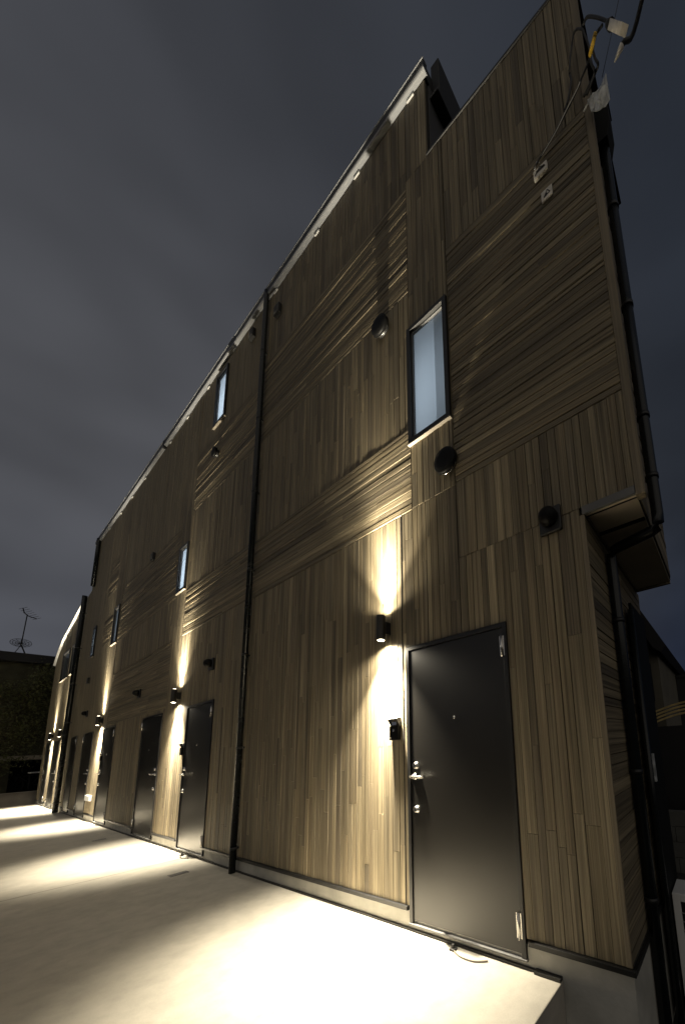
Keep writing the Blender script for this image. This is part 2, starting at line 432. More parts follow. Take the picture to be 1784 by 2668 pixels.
# right end
clad(-.98, -.03, F0, 2.648, 'v', wr=(.05,.095), lr=(.7,2.2)); clad(-.98, .30, 2.65, 3.298, 'v', wr=(.05,.095)); clad(-.98, .30, 3.30, 5.648, 'h', .001); clad(-.98, .30, 5.65, 7.025, 'v')
clad(-1.462, -.982, F0, 3.278, 'v', .002); clad(-1.462, -.982, 3.28, 7.025, 'v', .003)
clad(-1.462, -1.172, 7.03, 8.12, 'v')
# between the wall lamp and the first downpipe
clad(-4.47, -1.464, F0, 3.268, 'v'); clad(-4.47, -1.464, 3.27, 4.088, 'h', .002); clad(-4.47, -1.464, 4.09, 5.618, 'v'); clad(-4.47, -1.464, 5.62, 6.958, 'h', .002); clad(-4.47, -1.464, 6.96, 8.12, 'v')
# second bay
clad(-6.9, -4.472, F0, 3.298, 'v'); clad(-6.9, -4.472, 3.30, 4.118, 'h', .002); clad(-6.9, -4.472, 4.12, 5.618, 'v'); clad(-6.9, -4.472, 5.62, 6.718, 'h', .002); clad(-6.9, -4.472, 6.72, 8.12, 'v', 0, None, M['wood_a'])
clad(-7.4, -6.902, F0, 8.12, 'v', .003)
clad(-11.4, -7.402, F0, 2.118, 'v'); clad(-11.4, -7.402, 2.12, 3.318, 'h', .002); clad(-11.4, -7.402, 3.32, 4.118, 'v'); clad(-11.4, -7.402, 4.12, 5.498, 'h', .002); clad(-11.4, -7.402, 5.5, 8.12, 'v', 0, None, M['wood_a'])
clad(-12.1, -11.402, F0, 8.12, 'v', .003)
clad(-13.0, -12.102, F0, 4.298, 'v', 0, None, M['wood_a']); clad(-13.0, -12.102, 4.3, 5.0, 'h', .002); clad(-13.0, -12.102, 5.002, 5.698, 'v', 0, None, M['wood_a']); clad(-13.0, -12.102, 5.7, 6.6, 'h', .002); clad(-13.0, -12.102, 6.602, 8.12, 'v', 0, None, M['wood_a'])
clad(-15.44, -13.002, F0, 8.12, 'v', 0, None, M['wood_a'])
clad(-20.7, -15.46, F0, 6, 'v', 0, ANX, M['wood_a'], (.06,.1), (1.5,3.5), atop)
# side faces of the right end: boards run in depth
def clad_side(x, y0, y1, z0, z1, back, parent=BLD):
    b = MB()
    for a, c in strips(z0, z1, [], .05, .085):
        y = y0
        gp = .0015 if random.random() < .5 else .004
        xx = x-random.uniform(0, .006)
        while y < y1-1e-6:
            L = random.uniform(.7, 1.8)
            if y1-y-L < .3: L = y1-y
            b.box(back, xx, y+.0006, y+L-.0006, a+gp, c-gp); y += L
    return b.build('cladding_panel', M['wood_s'], parent)
clad_side(0.0, .004, 1.598, F0, 2.598, -.021); clad_side(.314, .054, 1.40, 2.61, 7.025, .3055)
b = MB(); b.box(-.03, .001, -.006, .0035, F0, 2.598); b.build('corner_trim', M['trim'], BLD, .003)
b = MB(); b.box(.3005, .352, -.007, .0535, 2.585, 7.03); b.build('corner_trim', M['trim'], BLD, .003)
# soffit under the overhang with flashing and vent slot
b = MB(); b.box(.002, .30, .01, 1.44, 2.6, 2.609); b.build('soffit', M['soffit'], BLD)
b = MB(); b.box(-.012, .299, -.012, .0095, 2.596, 2.649); b.build('flashing', M['greyfl'], BLD, .003)
b = MB(); b.box(.004, .299, .262, .298, 2.594, 2.5995); b.build('vent_slot', M['black'], BLD)
b = MB(); b.box(.004, .299, .03, .04, 2.596, 2.5995); b.build('vent_slot', M['black'], BLD)
b = MB(); b.box(.002, .012, .05, 1.42, 2.585, 2.5995); b.build('soffit_trim', M['trim'], BLD)
b = MB(); b.box(.002, .30, 1.441, 1.47, 2.58, 2.64); b.build('soffit_trim', M['trim'], BLD)
# parapet coping and roofs
b = MB(); b.box(-1.168, .36, -.012, .12, 7.031, 7.058); b.build('parapet_coping', M['black'], BLD, .003)
b = MB(); b.box(.24, .36, .121, 1.46, 7.031, 7.058); b.build('parapet_coping', M['black'], BLD, .003)
b = MB(); b.box(-15.5, -1.149, .0, 4.25, 8.131, 8.3); b.build('roof', M['roof'], BLD)
# white eave trim with black gap and pale lip
def eave(x0, x1, par):
    n = 7; prof = [(.001, 8.135)]+[(-.052+.012*math.cos(a)-.0, 8.147+.012*0-.012*math.sin(a)+.0) for a in [PI/2*k/n for k in range(n, -1, -1)]]
    prof = [(.001,8.134), (-.036,8.134)]+[(-.036-.02*math.sin(PI/2*k/5), 8.154-.02*math.cos(PI/2*k/5)) for k in range(1, 6)]+[(-.056,8.165), (.001,8.165)]
    b = MB(); b.prism(prof, x0, x1, 'x'); b.build('eave_trim', M['eave'], par)
    b = MB(); b.box(x0, x1+.01, -.058, .0, 8.1655, 8.255); b.build('eave_gutter', M['black'], par)
    b = MB(); b.box(x0, x1+.012, -.064, .0, 8.2555, 8.272); b.build('gutter_lip', M['eave'], par)
eave(-9.0, -1.14, BLD); eave(-15.5, -9.06, BLD)
b = MB(); b.box(-1.139, -1.128, -.058, .02, 8.126, 8.165); b.build('eave_end_cap', M['eave'], BLD, .003)
b = MB(); b.box(-9.06, -9.0, -.066, .0, 8.10, 8.255); b.build('eave_joint', M['black'], BLD)
b = MB()
b.box(-1.16, -1.05, .10, 4.3, 7.97, 8.50); b.box(-1.15, -1.04, .06, 4.3, 7.93, 7.969); b.build('roof_verge', M['roof'], BLD, .008)
for x, z in ((-1.364,8.10), (-2.273,8.09), (-3.118,8.08), (-4.2,8.09), (-5.578,8.10), (-6.676,8.09), (-7.724,8.09), (-8.729,8.09), (-10.51,8.09), (-11.605,8.09), (-12.674,8.08), (-13.9,8.09)):
    b = MB(); b.box(x-.05, x+.05, -.018, -.003, z-.008, z+.022); b.build('eave_vent', M['white'], BLD, .003)
# plinth, flashing, joint
for px0, px1, par in ((-15.45, 0.0, BLD), (-20.7, -15.452, ANX)):
    b = MB(); b.box(px0, px1, .006, 1.6, -.62, .058); b.build('plinth', M['concrete'], par)
    solid = cut(px0, px1, [(d[0]-.02, d[1]+.02) for d in DOORS+ADOORS])
    for a, c in solid:
        b = MB(); b.box(a, c+(.018 if c == 0.0 else 0), -.022, .005, .062, .09); b.box(a, c, -.01, .005, .0585, .0615); b.build('base_flashing', M['black'], par, .003)
    if par is BLD:
        b = MB(); b.box(.0005, .018, .0055, 1.6, .062, .09); b.build('base_flashing', M['black'], par)
b = MB(); b.box(-15.45, -.55, -.012, .0055, -.069, -.058); b.build('base_joint', M['black'], BLD)
b = MB(); b.box(-.549, -.39, -.03, .0055, -.069, -.052); b.build('base_joint', M['black'], BLD)

# doors
def make_door(x0, x1, lock, style, par, k):
    fr = MB(); t = .032
    fr.box(x0, x0+t, -.014, .021, -.015, DH); fr.box(x1-t, x1, -.014, .021, -.015, DH); fr.box(x0+t, x1-t, -.014, .021, DH-t, DH)
    f = fr.build('door_frame', M['black'], par, .002)
    lf = MB(); lf.box(x0+t+.004, x1-t-.004, -.004, .0205, .004, DH-t-.004)
    d = lf.build('door', M['door'], par, .002)
    s = MB(); s.box(x0-.005, x1+.005, -.02, .0055, -.028, -.016); s.build('door_sill', M['greyfl'], par, .002)
    sg = 1 if lock == 'L' else -1
    xl = (x0+.09) if lock == 'L' else (x1-.09)
    if style == 0:
        for zz in (1.102, .78):
            c = MB(); c.lathe((xl, -.004, zz), (0,-1,0), [(0,.029), (.006,.029), (.010,.024), (.022,.021), (.024,.017)], 20); ck = c.build('lock', M['chrome'], d)
            kh = MB(); kh.box(xl-.003, xl+.003, -.0295, -.0278, zz-.009, zz+.009); kh.build('keyhole', M['black'], ck)
        h = MB()
        h.lathe((xl-.015*sg, -.004, 1.02), (0,-1,0), [(0,.026), (.008,.026), (.012,.012), (.045,.011)], 18)
        h.tube([(xl-.022*sg, -.05, 1.02), (xl+.0*sg, -.056, 1.02), (xl+.06*sg, -.058, 1.021), (xl+.12*sg, -.055, 1.022)], [.011, .012, .010, .008], 10)
        h.build('handle', M['chrome'], d)
        ph = MB(); xc = (x0+x1)/2; ph.lathe((xc, -.004, 1.44), (0,-1,0), [(0,.011), (.004,.011), (.006,.006)], 14); ph.build('peephole', M['chrome'], d)
    else:
        h = MB(); h.box(x0+.06, x1-.06, -.012, -.0035, .08, .98); h.build('lower_panel', M['black'], d, .002)
        h = MB(); h.lathe((x1-.12, -.004, 1.05), (0,-1,0), [(0,.02), (.02,.018), (.022,.012)], 14); h.build('handle', M['chrome'], d)
    xh = (x1-t-.004) if lock == 'L' else (x0+t+.004)
    for zz in (1.885, .16):
        hh = MB(); hh.tube([(xh, -.02, zz-.075), (xh, -.02, zz+.075)], .009, 10); hh.box(xh-.018, xh+.018, -.0165, -.0145, zz-.07, zz+.07); hh.build('hinge', M['chrome'], d)
for k, q in enumerate(DOORS): make_door(*q, BLD, k)
for k, q in enumerate(ADOORS): make_door(*q, ANX, k)
b = MB(); b.box(-1.606, -1.599, -.0085, -.004, F0, 3.26); b.build('seam_strip', M['core'], BLD)

# windows
def make_window(x0, x1, z0, z1, par, energy, tint):
    t = .042; fb = MB(); yo = -.03
    fb.box(x0, x0+t, yo, .03, z0, z1); fb.box(x1-t, x1, yo, .03, z0, z1); fb.box(x0+t, x1-t, yo, .03, z0, z0+t); fb.box(x0+t, x1-t, yo, .03, z1-t, z1)
    w_ = fb.build('window', M['black'], par, .002)
    s = .016; sb = MB(); a0, a1, c0, c1 = x0+t+.001, x1-t-.001, z0+t+.001, z1-t-.001
    sb.box(a0, a0+s, -.006, .028, c0, c1); sb.box(a1-s, a1, -.006, .028, c0, c1); sb.box(a0+s, a1-s, -.006, .028, c0, c0+s); sb.box(a0+s, a1-s, -.006, .028, c1-s, c1)
    sb.build('sash', M['greyfl'], w_)
    p = MB(); p.face([(a0+s,.014,c0+s), (a1-s,.014,c0+s), (a1-s,.014,c1-s), (a0+s,.014,c1-s)]); p.build('pane', M['frost'], w_, fix=False)
    fl = MB(); fl.box(x0-.006, x1+.006, -.032, .004, z0-.014, z0-.001); fl.build('sill', M['cream'], w_, .002)
    rm = MB(); y1 = .55
    rm.face([(x0+.02,.024,z0+.02),(x0+.02,y1,z0+.02),(x0+.02,y1,z1-.02),(x0+.02,.024,z1-.02)]); rm.face([(x1-.02,.024,z0+.02),(x1-.02,y1,z0+.02),(x1-.02,y1,z1-.02),(x1-.02,.024,z1-.02)])
    rm.face([(x0+.02,y1,z0+.02),(x1-.02,y1,z0+.02),(x1-.02,y1,z1-.02),(x0+.02,y1,z1-.02)])
    rm.face([(x0+.02,.024,z0+.02),(x1-.02,.024,z0+.02),(x1-.02,y1,z0+.02),(x0+.02,y1,z0+.02)]); rm.face([(x0+.02,.024,z1-.02),(x1-.02,.024,z1-.02),(x1-.02,y1,z1-.02),(x0+.02,y1,z1-.02)])
    rm.build('reveal', M['room'], w_, fix=False)
    if energy:
        ld = bpy.data.lights.new('room_light', 'AREA'); ld.energy = energy; ld.color = tint; ld.size = (x1-x0)*.7; ld.shape = 'RECTANGLE'; ld.size_y = (z1-z0)*.7
        lo = bpy.data.objects.new('room_light', ld); C.objects.link(lo); lo.location = ((x0+x1)/2, .5, (z0+z1)/2-.1); lo.rotation_euler = (PI/2, 0, 0)
        lo.rotation_euler = (-PI/2, 0, 0)
        lo.parent = w_; lo.matrix_parent_inverse = WM(w_).inverted()
COOL = (.74, .87, 1.0)
for q, e in zip(WINS, (1.9, 2.1, 2.2, .4, 5)): make_window(*q, BLD, e, COOL)
for q, e in zip(AWINS, (0, .1)): make_window(*q, ANX, e, (1,.9,.75))

# annex roof edge
b = MB()
pts = ATOP[:-1]
for (xa, za), (xb, zb) in zip(pts, pts[1:]):
    b.face([(xa,-.06,za+.02),(xb,-.06,zb+.02),(xb,.2,zb+.02),(xa,.2,za+.02)]); b.face([(xa,-.06,za-.04),(xb,-.06,zb-.04),(xb,-.06,zb+.02),(xa,-.06,za+.02)])
    b.face([(xa,-.06,za-.04),(xb,-.06,zb-.04),(xb,.02,zb-.04),(xa,.02,za-.04)])
b.build('roof_edge', M['white'], ANX, fix=False)
b = MB(); b.lathe((-16.15, .75, 6.45), (0,0,1), [(0,.36), (.75,.36), (.85,.3), (.9,.12)], 20); tk = b.build('roof_tank', M['lowwall']); tag(tk, 'pale round tank standing on the low roof beside the tall block', 'tank')

# ------------------------------------------------------------------ wall lamps
def make_lamp(X, label, energy=1.0):
    L = thing('wall_lamp', label, 'wall lamp', (X, 0, 2.14), 'up and down cylinder lamps along the facade')
    y = -.085; r = .038; z0, z1 = 2.145, 2.36
    b = MB(); b.lathe((X, y, z0), (0,0,1), [(0,.030), (0.0,r), (.004,r+.001), (z1-z0-.004,r+.001), (z1-z0,r), (z1-z0,.030)], 28); b.build('body', M['lampmetal'], L, fix=True)
    b = MB(); b.box(X-.03, X+.03, y+.03, -.002, 2.2, 2.31); b.build('mount', M['black'], L, .004)
    for zz, sgn in ((z0-.0015, -1), (z1+.0015, 1)):
        b = MB(); b.lathe((X, y, zz), (0,0,sgn), [(-.004,.028), (0,.028), (.0035,.021), (.005,.006)], 22); b.build('lens', M['lens'], L)
        for nm, sz, bl, en in (('lamp_core', 44, 1.0, 1300*energy), ('lamp_beam', 84, .95, (1750 if sgn < 0 else 620)*energy), ('lamp_spill', 160, .7, (92 if sgn < 0 else 45)*energy)):
            ld = bpy.data.lights.new(nm, 'SPOT'); ld.energy = en*(1.0 if sgn < 0 else .8); ld.color = LAMP; ld.spot_size = R(sz); ld.spot_blend = bl; ld.shadow_soft_size = .026
            lo = bpy.data.objects.new(nm, ld); C.objects.link(lo); lo.location = (X, y, zz+sgn*.007)
            lo.rotation_euler = (0, 0, 0) if sgn < 0 else (PI, 0, 0)
            lo.parent = L; lo.matrix_parent_inverse = WM(L).inverted()
    return L
make_lamp(-1.775, 'lit black cylinder wall lamp beside the nearest door, the largest of the row')
make_lamp(-6.74, 'lit black cylinder wall lamp left of the second door, past the first downpipe')
make_lamp(-11.85, 'lit black cylinder wall lamp between the pair of doors further along')
make_lamp(-16.9, 'lit black cylinder wall lamp just left of the far downpipe')
make_lamp(-18.75, 'lit black cylinder wall lamp furthest away at the end of the row')

# ------------------------------------------------------------------ vents, hoods, intercoms
def vent_cap(x0, z0, r, label):
    p = at(x0, z0, -.05); X, Z = p.x, p.z
    t = thing('round_vent_cap', label, 'vent', (X, 0, Z-r), 'round vent caps on the facade')
    b = MB(); b.lathe((X, 0.0, Z), (0,-1,0), [(-.01,r*.72), (.035,r*.72)], 28); b.build('collar', M['black'], t)
    b = MB(); b.lathe((X, -.035, Z), (0,-1,0), [(0,r), (.03,r), (.04,r*.95), (.045,r*.6), (.047,.01)], 32); b.build('cover', M['plastic'], t)
    b = MB(); n = 14
    b.tube([(X+r*.97*math.cos(a), -.038, Z+r*.97*math.sin(a)) for a in [PI*1.15+PI*.7*k/n for k in range(n+1)]], .004, 6); b.build('drip_rim', M['chrome'], t)
    return t
vent_cap(-1.075, 3.545, .108, 'black round vent cap just under the big lit window')
vent_cap(-1.876, 5.555, .108, 'black round vent cap higher up, left of the big lit window')
vent_cap(-6.15, 6.43, .085, 'small round vent cap beneath the topmost window')
def dome_hood(x0, z0, label, s=1.0):
    p = at(x0, z0, -.06); X, Z = p.x, p.z
    t = thing('dome_vent_hood', label, 'vent hood', (X, 0, Z-.09), 'dark dome hoods above the ground floor')
    b = MB(); b.box(X-.075*s, X+.075*s, -.03, -.002, Z-.095*s, Z+.075*s); b.build('base_plate', M['black'], t, .006)
    b = MB(); b.lathe((X, -.028, Z), (0,-1,0), [(0,.06*s)]+[(.03+.058*s*math.sin(a), .06*s*math.cos(a)) for a in [PI/2*k/8 for k in range(9)]], 24); b.build('dome', M['plastic'], t)
    return t
dome_hood(-.24, 2.69, 'glossy black dome hood on a square base, high right of the nearest door')
dome_hood(-5.72, 2.63, 'dark dome hood above the second door')
dome_hood(-9.306, 2.618, 'dark dome hood on the level boards between the pair of far doors')
dome_hood(-14.14, 2.634, 'dark dome hood on the plain boards near the far downpipe')
def square_vent(x0, z0, label):
    p = at(x0, z0, -.03); X, Z = p.x, p.z
    t = thing('square_vent', label, 'vent', (X, 0, Z-.08), 'small square vents on the upper facade')
    b = MB(); b.box(X-.07, X+.07, -.05, -.002, Z-.08, Z+.08); b.build('hood', M['black'], t, .006)
    b = MB(); [b.box(X-.055, X+.055, -.056, -.049, Z-.06+k*.035, Z-.045+k*.035) for k in range(4)]; b.build('louvre', M['greyfl'], t)
square_vent(-4.142, 7.71, 'small dark square vent under the eave right of the first downpipe')
square_vent(-4.964, 7.94, 'small dark square vent under the eave left of the first downpipe')
square_vent(-9.19, 5.556, 'small dark square vent at the third floor on plain boards')
square_vent(-14.23, 3.566, 'small dark square vent below the narrow blue window')
def intercom(x0, label):
    p = at(x0, 1.37, -.03); X, Z = p.x, p.z
    t = thing('intercom', label, 'intercom', (X, 0, Z-.06), 'door intercoms beside the doors')
    b = MB(); b.box(X-.05, X+.05, -.034, -.002, Z-.062, Z+.052); bx = b.build('body', M['plastic'], t, .004)
    b = MB(); b.box(X-.042, X-.022, -.0362, -.0345, Z-.047, Z-.040); b.build('name_strip', M['white'], bx)
    b = MB(); b.lathe((X+.0, -.034, Z+.015), (0,-1,0), [(0,.011), (.002,.011), (.003,.008)], 16); b.build('camera_eye', M['chrome'], bx)
    b = MB(); b.prism([(-.001, Z+.12), (-.052, Z+.11), (-.052, Z+.104), (-.006, Z+.112)], X-.052, X+.052, 'x')
    for s in (-1, 1): b.prism([(-.002, Z+.11), (-.05, Z+.104), (-.012, Z+.05), (-.002, Z+.05)], X+s*.052-.002, X+s*.052+.002, 'x')
    b.build('rain_hood', M['greyfl'], t)
    b = MB(); b.box(X-.035, X+.02, -.02, -.002, Z+.058, Z+.085); b.build('label_plate', M['chrome'], t)
intercom(-1.725, 'black intercom with small hood beside the nearest door')
intercom(-6.52, 'black intercom beside the second door')
intercom(-11.7, 'black intercom beside the fourth door')
p = at(-12.43, .445, -.03)
b = MB(); b.box(p.x-.24, p.x+.24, -.05, -.006, p.z-.062, p.z+.062); o = b.build('meter_cover', M['white'], bevel=.006); tag(o, 'small white cover box low on the lit wall between two far doors', 'meter box')

# ------------------------------------------------------------------ downpipes
def downpipe(x0, y, ztop, zbot, r, label, group='black downpipes on the building', offset=None):
    X = at(x0, 3, y).x
    t = thing('downpipe', label, 'downpipe', (X, y, zbot), group)
    b = MB(); pts = [(X, y, zbot), (X, y, ztop-.1), (X, y, ztop)]
    if offset: pts = [(X, y, zbot), (X, y, ztop-.15), (X-.02, y+.01, ztop-.06), (X-.03, y+.02, ztop)]
    b.tube(pts, r, 14); b.build('pipe', M['pvc'], t)
    z = zbot+.25
    while z < ztop-.2:
        c = MB(); c.lathe((X, y, z), (0,0,1), [(0,r+.004), (.03,r+.004)], 14); c.box(X-.012, X+.012, y+r, -.001, z+.004, z+.026); c.build('clip', M['black'], t); z += 1.15
    return t
downpipe(-4.517, -.055, 8.2, -.068, .034, 'long black downpipe running full height between the first two lamps')
downpipe(-16.55, -.09, 6.5, -.068, .06, 'thick black downpipe at the joint with the low annex')
downpipe(-15.42, -.05, 8.2, 6.62, .05, 'short black downpipe from the far end of the high eave')
# corner pipe with rainwater head, crossing under the overhang and down the side wall
t = thing('downpipe', 'black corner downpipe with rainwater head that steps in under the overhang', 'downpipe', (.03, .42, -.62), 'black downpipes on the building')
ux, uy = .369, .30
zt = 5.75
b = MB(); b.tube([(ux, uy, zt), (ux, uy, 2.60), (ux-.002, uy+.003, 2.55), (ux-.012, uy+.008, 2.525), (ux-.04, uy+.016, 2.517), (.09, .395, 2.522), (.06, .41, 2.519), (.042, .42, 2.50), (.036, .425, 2.46), (.036, .425, 2.3), (.036, .425, -.60)], .035, 16); pp = b.build('pipe', M['pvc'], t)
for z in (5.1, 4.2, 3.3, 2.85):
    c = MB(); c.lathe((ux, uy, z), (0,0,1), [(0,.04), (.03,.04)], 16); c.box(.326, ux, uy-.012, uy+.012, z+.004, z+.026); c.build('clip', M['black'], t)
for z in (2.0, 1.0, .25):
    c = MB(); c.lathe((.036, .425, z), (0,0,1), [(0,.04), (.03,.04)], 16); c.box(.001, .036, .413, .437, z+.004, z+.026); c.build('clip', M['black'], t)
b = MB(); b.prism([(.31, zt+.33), (.435, zt+.33), (.435, zt+.06), (.405, zt-.07), (.328, zt-.07), (.31, zt+.06)], uy-.075, uy+.075, 'y'); b.box(.305, .442, uy-.085, uy+.085, zt+.331, zt+.355); b.build('rainwater_head', M['matte'], t, .004)

# ------------------------------------------------------------------ service cables at the top right corner
def cable(name, mat, pts, r, par):
    b = MB(); b.tube(curve_pts(pts, 7), r, 8); return b.build(name, mat, par)
t = thing('service_cable', 'bundle of black service cables looping off the top right corner of the wall', 'cable', tuple(at(.3, 5.9, -.05)))
def P(x, z, y): return at(x, z, y)
cable('cable', M['rubber'], [P(-.1,5.57,-.03), P(.09,5.70,-.04), P(.27,5.87,-.05), P(.31,5.93,-.06), P(.386,6.06,-.08), P(.37,6.3,-.1), P(.355,6.38,-.1), P(.30,6.42,-.08), P(.24,6.15,-.05), P(.235,6.1,-.04)], .0065, t)
cable('cable', M['rubber'], [P(.363,6.383,-.1), P(.40,6.43,-.13), P(.453,6.345,-.16), P(.5,6.24,-.18), P(.55,6.115,-.2)], .008, t)
cable('cable', M['rubber'], [P(.49,6.20,-.18), P(.44,6.18,-.16), P(.41,6.10,-.14), P(.415,5.98,-.13), P(.428,5.90,-.12), P(.41,5.86,-.1), P(.37,5.81,-.07), P(.31,5.75,-.04)], .008, t)
cable('cable', M['rubber'], [P(.386,6.06,-.08), P(.388,5.96,-.1), P(.40,5.87,-.11), P(.372,5.80,-.08), P(.33,5.74,-.05)], .008, t)
cable('cable', M['rubber'], [P(.235,6.1,-.03), P(.24,6.0,-.03), P(.2,5.86,-.03), P(.17,5.8,-.03)], .008, t)
cable('messenger_wire', M['silver'], [P(.31,5.93,-.06), P(.268,5.873,-.055), P(.18,5.79,-.05), P(.091,5.697,-.045), P(-.02,5.62,-.035), P(-.1,5.575,-.03)], .0035, t)
cable('yellow_sleeve', M['yellow'], [P(.438,6.193,-.19), P(.415,6.13,-.18), P(.387,6.06,-.13)], .0125, t)
a0, a1 = P(.54,6.12,-.2), P(.61,5.95,-.24)
b = MB(); d = (a1-a0).normalized()
b.tube([a0-d*.06, a0], [.018, .026], 10); b.build('splice_sleeve', M['rubber'], t)
b = MB(); b.tube([a0, a0+d*.01, a1], [.016, .026, .028], 4); b.build('connector', M['offwhite'], t)
t2 = thing('overhead_line', 'thick black overhead line with a pale end cap hanging in from the upper right', 'cable', tuple(P(.583,5.841,-.3)))
q0 = P(.583,5.841,-.3); q1 = P(.734,6.037,-.34); dd = (q1-q0)
cable('cable', M['rubber'], [q0, q1, q1+dd*3+Vector((.1,-.5,.1)), q1+dd*3+Vector((3,-6,1.2))], .0125, t2)
b = MB(); q2 = P(.529,5.769,-.29); b.tube([q2, q0-(q0-q2)*.3, q0], [.004, .013, .015], 8); b.build('end_cap', M['offwhite'], t2)
q0 = P(.441,5.75,.0); q1 = P(.608,6.258,-.02)
b = MB(); b.tube([q0, q1, q1+(q1-q0)*8+Vector((.5,-2,1))], .0022, 6); o = b.build('guy_wire', M['rubber']); tag(o, 'thin dark wire rising from the steel bracket into the sky', 'wire')
# galvanised bracket on the side wall
b = MB()
c0, c1, c2, c3 = P(.467,5.748,-.10), P(.467,5.55,-.10), P(.35,5.55,-.06), P(.325,5.685,-.06)
nrm = Vector((0,.05,0))
n = 7
rows = [[(c0.lerp(c3, i/n)).lerp(c1.lerp(c2, i/n), j/3)+Vector((0, random.uniform(-.010,.010)+.02*math.sin(j*2.4+i*.3), random.uniform(-.005,.005))) for j in range(4)] for i in range(n+1)]
for i in range(n):
    for j in range(3):
        b.face([rows[i][j], rows[i+1][j], rows[i+1][j+1], rows[i][j+1]]); b.face([q+nrm*.1 for q in (rows[i][j+1], rows[i+1][j+1], rows[i+1][j], rows[i][j])])
for (i0, j0), (i1, j1) in [((i, 0), (i+1, 0)) for i in range(n)]+[((i+1, 3), (i, 3)) for i in range(n)]+[((0, j+1), (0, j)) for j in range(3)]+[((n, j), (n, j+1)) for j in range(3)]:
    b.face([rows[i0][j0], rows[i1][j1], rows[i1][j1]+nrm*.1, rows[i0][j0]+nrm*.1])
t = thing('cable_bracket', 'bright crumpled galvanised plate on the top right corner below the cables', 'bracket', tuple(c3))
b.build('plate', M['galv'], t, fix=False)
b = MB(); b.tube([c3+Vector((-.03,.02,-.02)), c3+Vector((.03,0,.0)), c1.lerp(c2,.5)], .006, 8); b.build('arm', M['galv'], t)
# two small pale boxes on the boards
t = thing('junction_box', 'open pale junction box where the cable meets the wall', 'junction box', tuple(at(-.055,5.46,0)), 'pale boxes at the top right corner')
X, Z = at(-.055,5.5,-.03).x, at(-.055,5.5,-.03).z
b = MB(); b.box(X-.055, X+.055, -.03, -.006, Z-.04, Z+.04); bd = b.build('body', M['offwhite'], t, .006)
b = MB(); b.box(X-.03, X+.035, -.0335, -.0305, Z-.008, Z+.012); b.tube([(X-.04,-.034,Z-.02), (X,-.036,Z+.018), (X+.04,-.034,Z-.01)], .003, 6); b.build('clamp', M['rubber'], bd)
b = MB(); b.tube([(X-.045,-.02,Z+.07), (X-.02,-.03,Z+.1), (X-.0,-.02,Z+.085)], .005, 6); b.build('hook', M['galv'], t)
t = thing('marker_plate', 'pale square plate with a dark triangle just under the junction box', 'plate', tuple(at(-.025,5.19,0)), 'pale boxes at the top right corner')
p = at(-.025,5.235,-.02); X, Z = p.x, p.z
b = MB(); b.box(X-.043, X+.043, -.018, -.006, Z-.046, Z+.046); bd = b.build('plate', M['offwhite'], t, .003)
b = MB(); tri = [Vector((X-.022,-.0195,Z-.022)), Vector((X+.026,-.0195,Z-.012)), Vector((X+.006,-.0195,Z+.026))]
for i in range(3): b.tube([tri[i], tri[(i+1) % 3]], .0022, 6)
b.face([tri[0].lerp(tri[2],.1)+Vector((0,-.001,0)), tri[1].lerp(tri[0],.35)+Vector((0,-.001,0)), tri[2].lerp(tri[0],.35)+Vector((0,-.001,0))])
b.build('triangle_mark', M['rubber'], bd, fix=False)

# ------------------------------------------------------------------ small things on the terrace
for x, y, l in ((-4.99, -.36, 'small dark drain grate on the terrace in front of the first downpipe'), (-8.86, -.36, 'small dark drain grate on the terrace before the third door')):
    t = thing('drain_grate', l, 'drain', (x, y, TZ), 'drain grates in the terrace')
    b = MB(); b.box(x-.055, x+.055, y-.085, y+.085, TZ+.0005, TZ+.004); f = b.build('rim', M['greyfl'], t)
    b = MB(); [b.box(x-.04, x+.04, y-.07+k*.028, y-.056+k*.028, TZ+.0042, TZ+.006) for k in range(6)]; b.build('grate', M['black'], t)
for x, l in ((-1.12, 'dark door stop with a thin curved arm on the terrace before the nearest door'), (-5.95, 'small door stop on the terrace before the second door')):
    t = thing('door_stop', l, 'door stop', (x, -.05, TZ), 'door stops on the terrace')
    b = MB(); b.box(x-.02, x+.02, -.075, -.035, TZ+.0005, TZ+.014); b.lathe((x, -.055, TZ+.012), (0,0,1), [(0,.012), (.02,.011), (.026,.007)], 12); b.build('foot', M['rubber'], t, .002)
    b = MB(); b.tube(curve_pts([(x+.01,-.065,TZ+.006), (x+.09,-.098,TZ+.006), (x+.19,-.098,TZ+.006), (x+.25,-.07,TZ+.006), (x+.27,-.055,TZ+.007)], 6), .005, 8); b.build('arm', M['cream'], t)

# ------------------------------------------------------------------ left background
NH = thing('neighbour_house', 'dark stuccoed house with a flat black roof beyond the far end of the terrace', 'house', (-27, 0, -.62))
b = MB()
wall_grid(b, 0, 1, 0, 1, 0, [])
b = MB(); XW = -24.0
def yz(y0, y1, z0, z1): b.face([(XW,y0,z0),(XW,y1,z0),(XW,y1,z1),(XW,y0,z1)])
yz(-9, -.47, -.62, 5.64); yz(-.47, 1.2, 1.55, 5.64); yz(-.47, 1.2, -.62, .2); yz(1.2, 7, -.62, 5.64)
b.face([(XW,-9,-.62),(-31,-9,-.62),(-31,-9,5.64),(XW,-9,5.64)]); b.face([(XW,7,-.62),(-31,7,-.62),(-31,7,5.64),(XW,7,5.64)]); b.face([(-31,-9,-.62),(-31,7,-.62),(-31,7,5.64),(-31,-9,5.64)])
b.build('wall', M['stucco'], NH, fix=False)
b = MB(); b.box(-31.4, -23.7, -9.4, 7.4, 5.642, 6.02); b.build('roof', M['roof'], NH, .02)
b = MB(); b.box(-24.02, -23.9, -.9, 1.4, 1.56, 1.74); b.build('lintel', M['lowwall'], NH, .01)
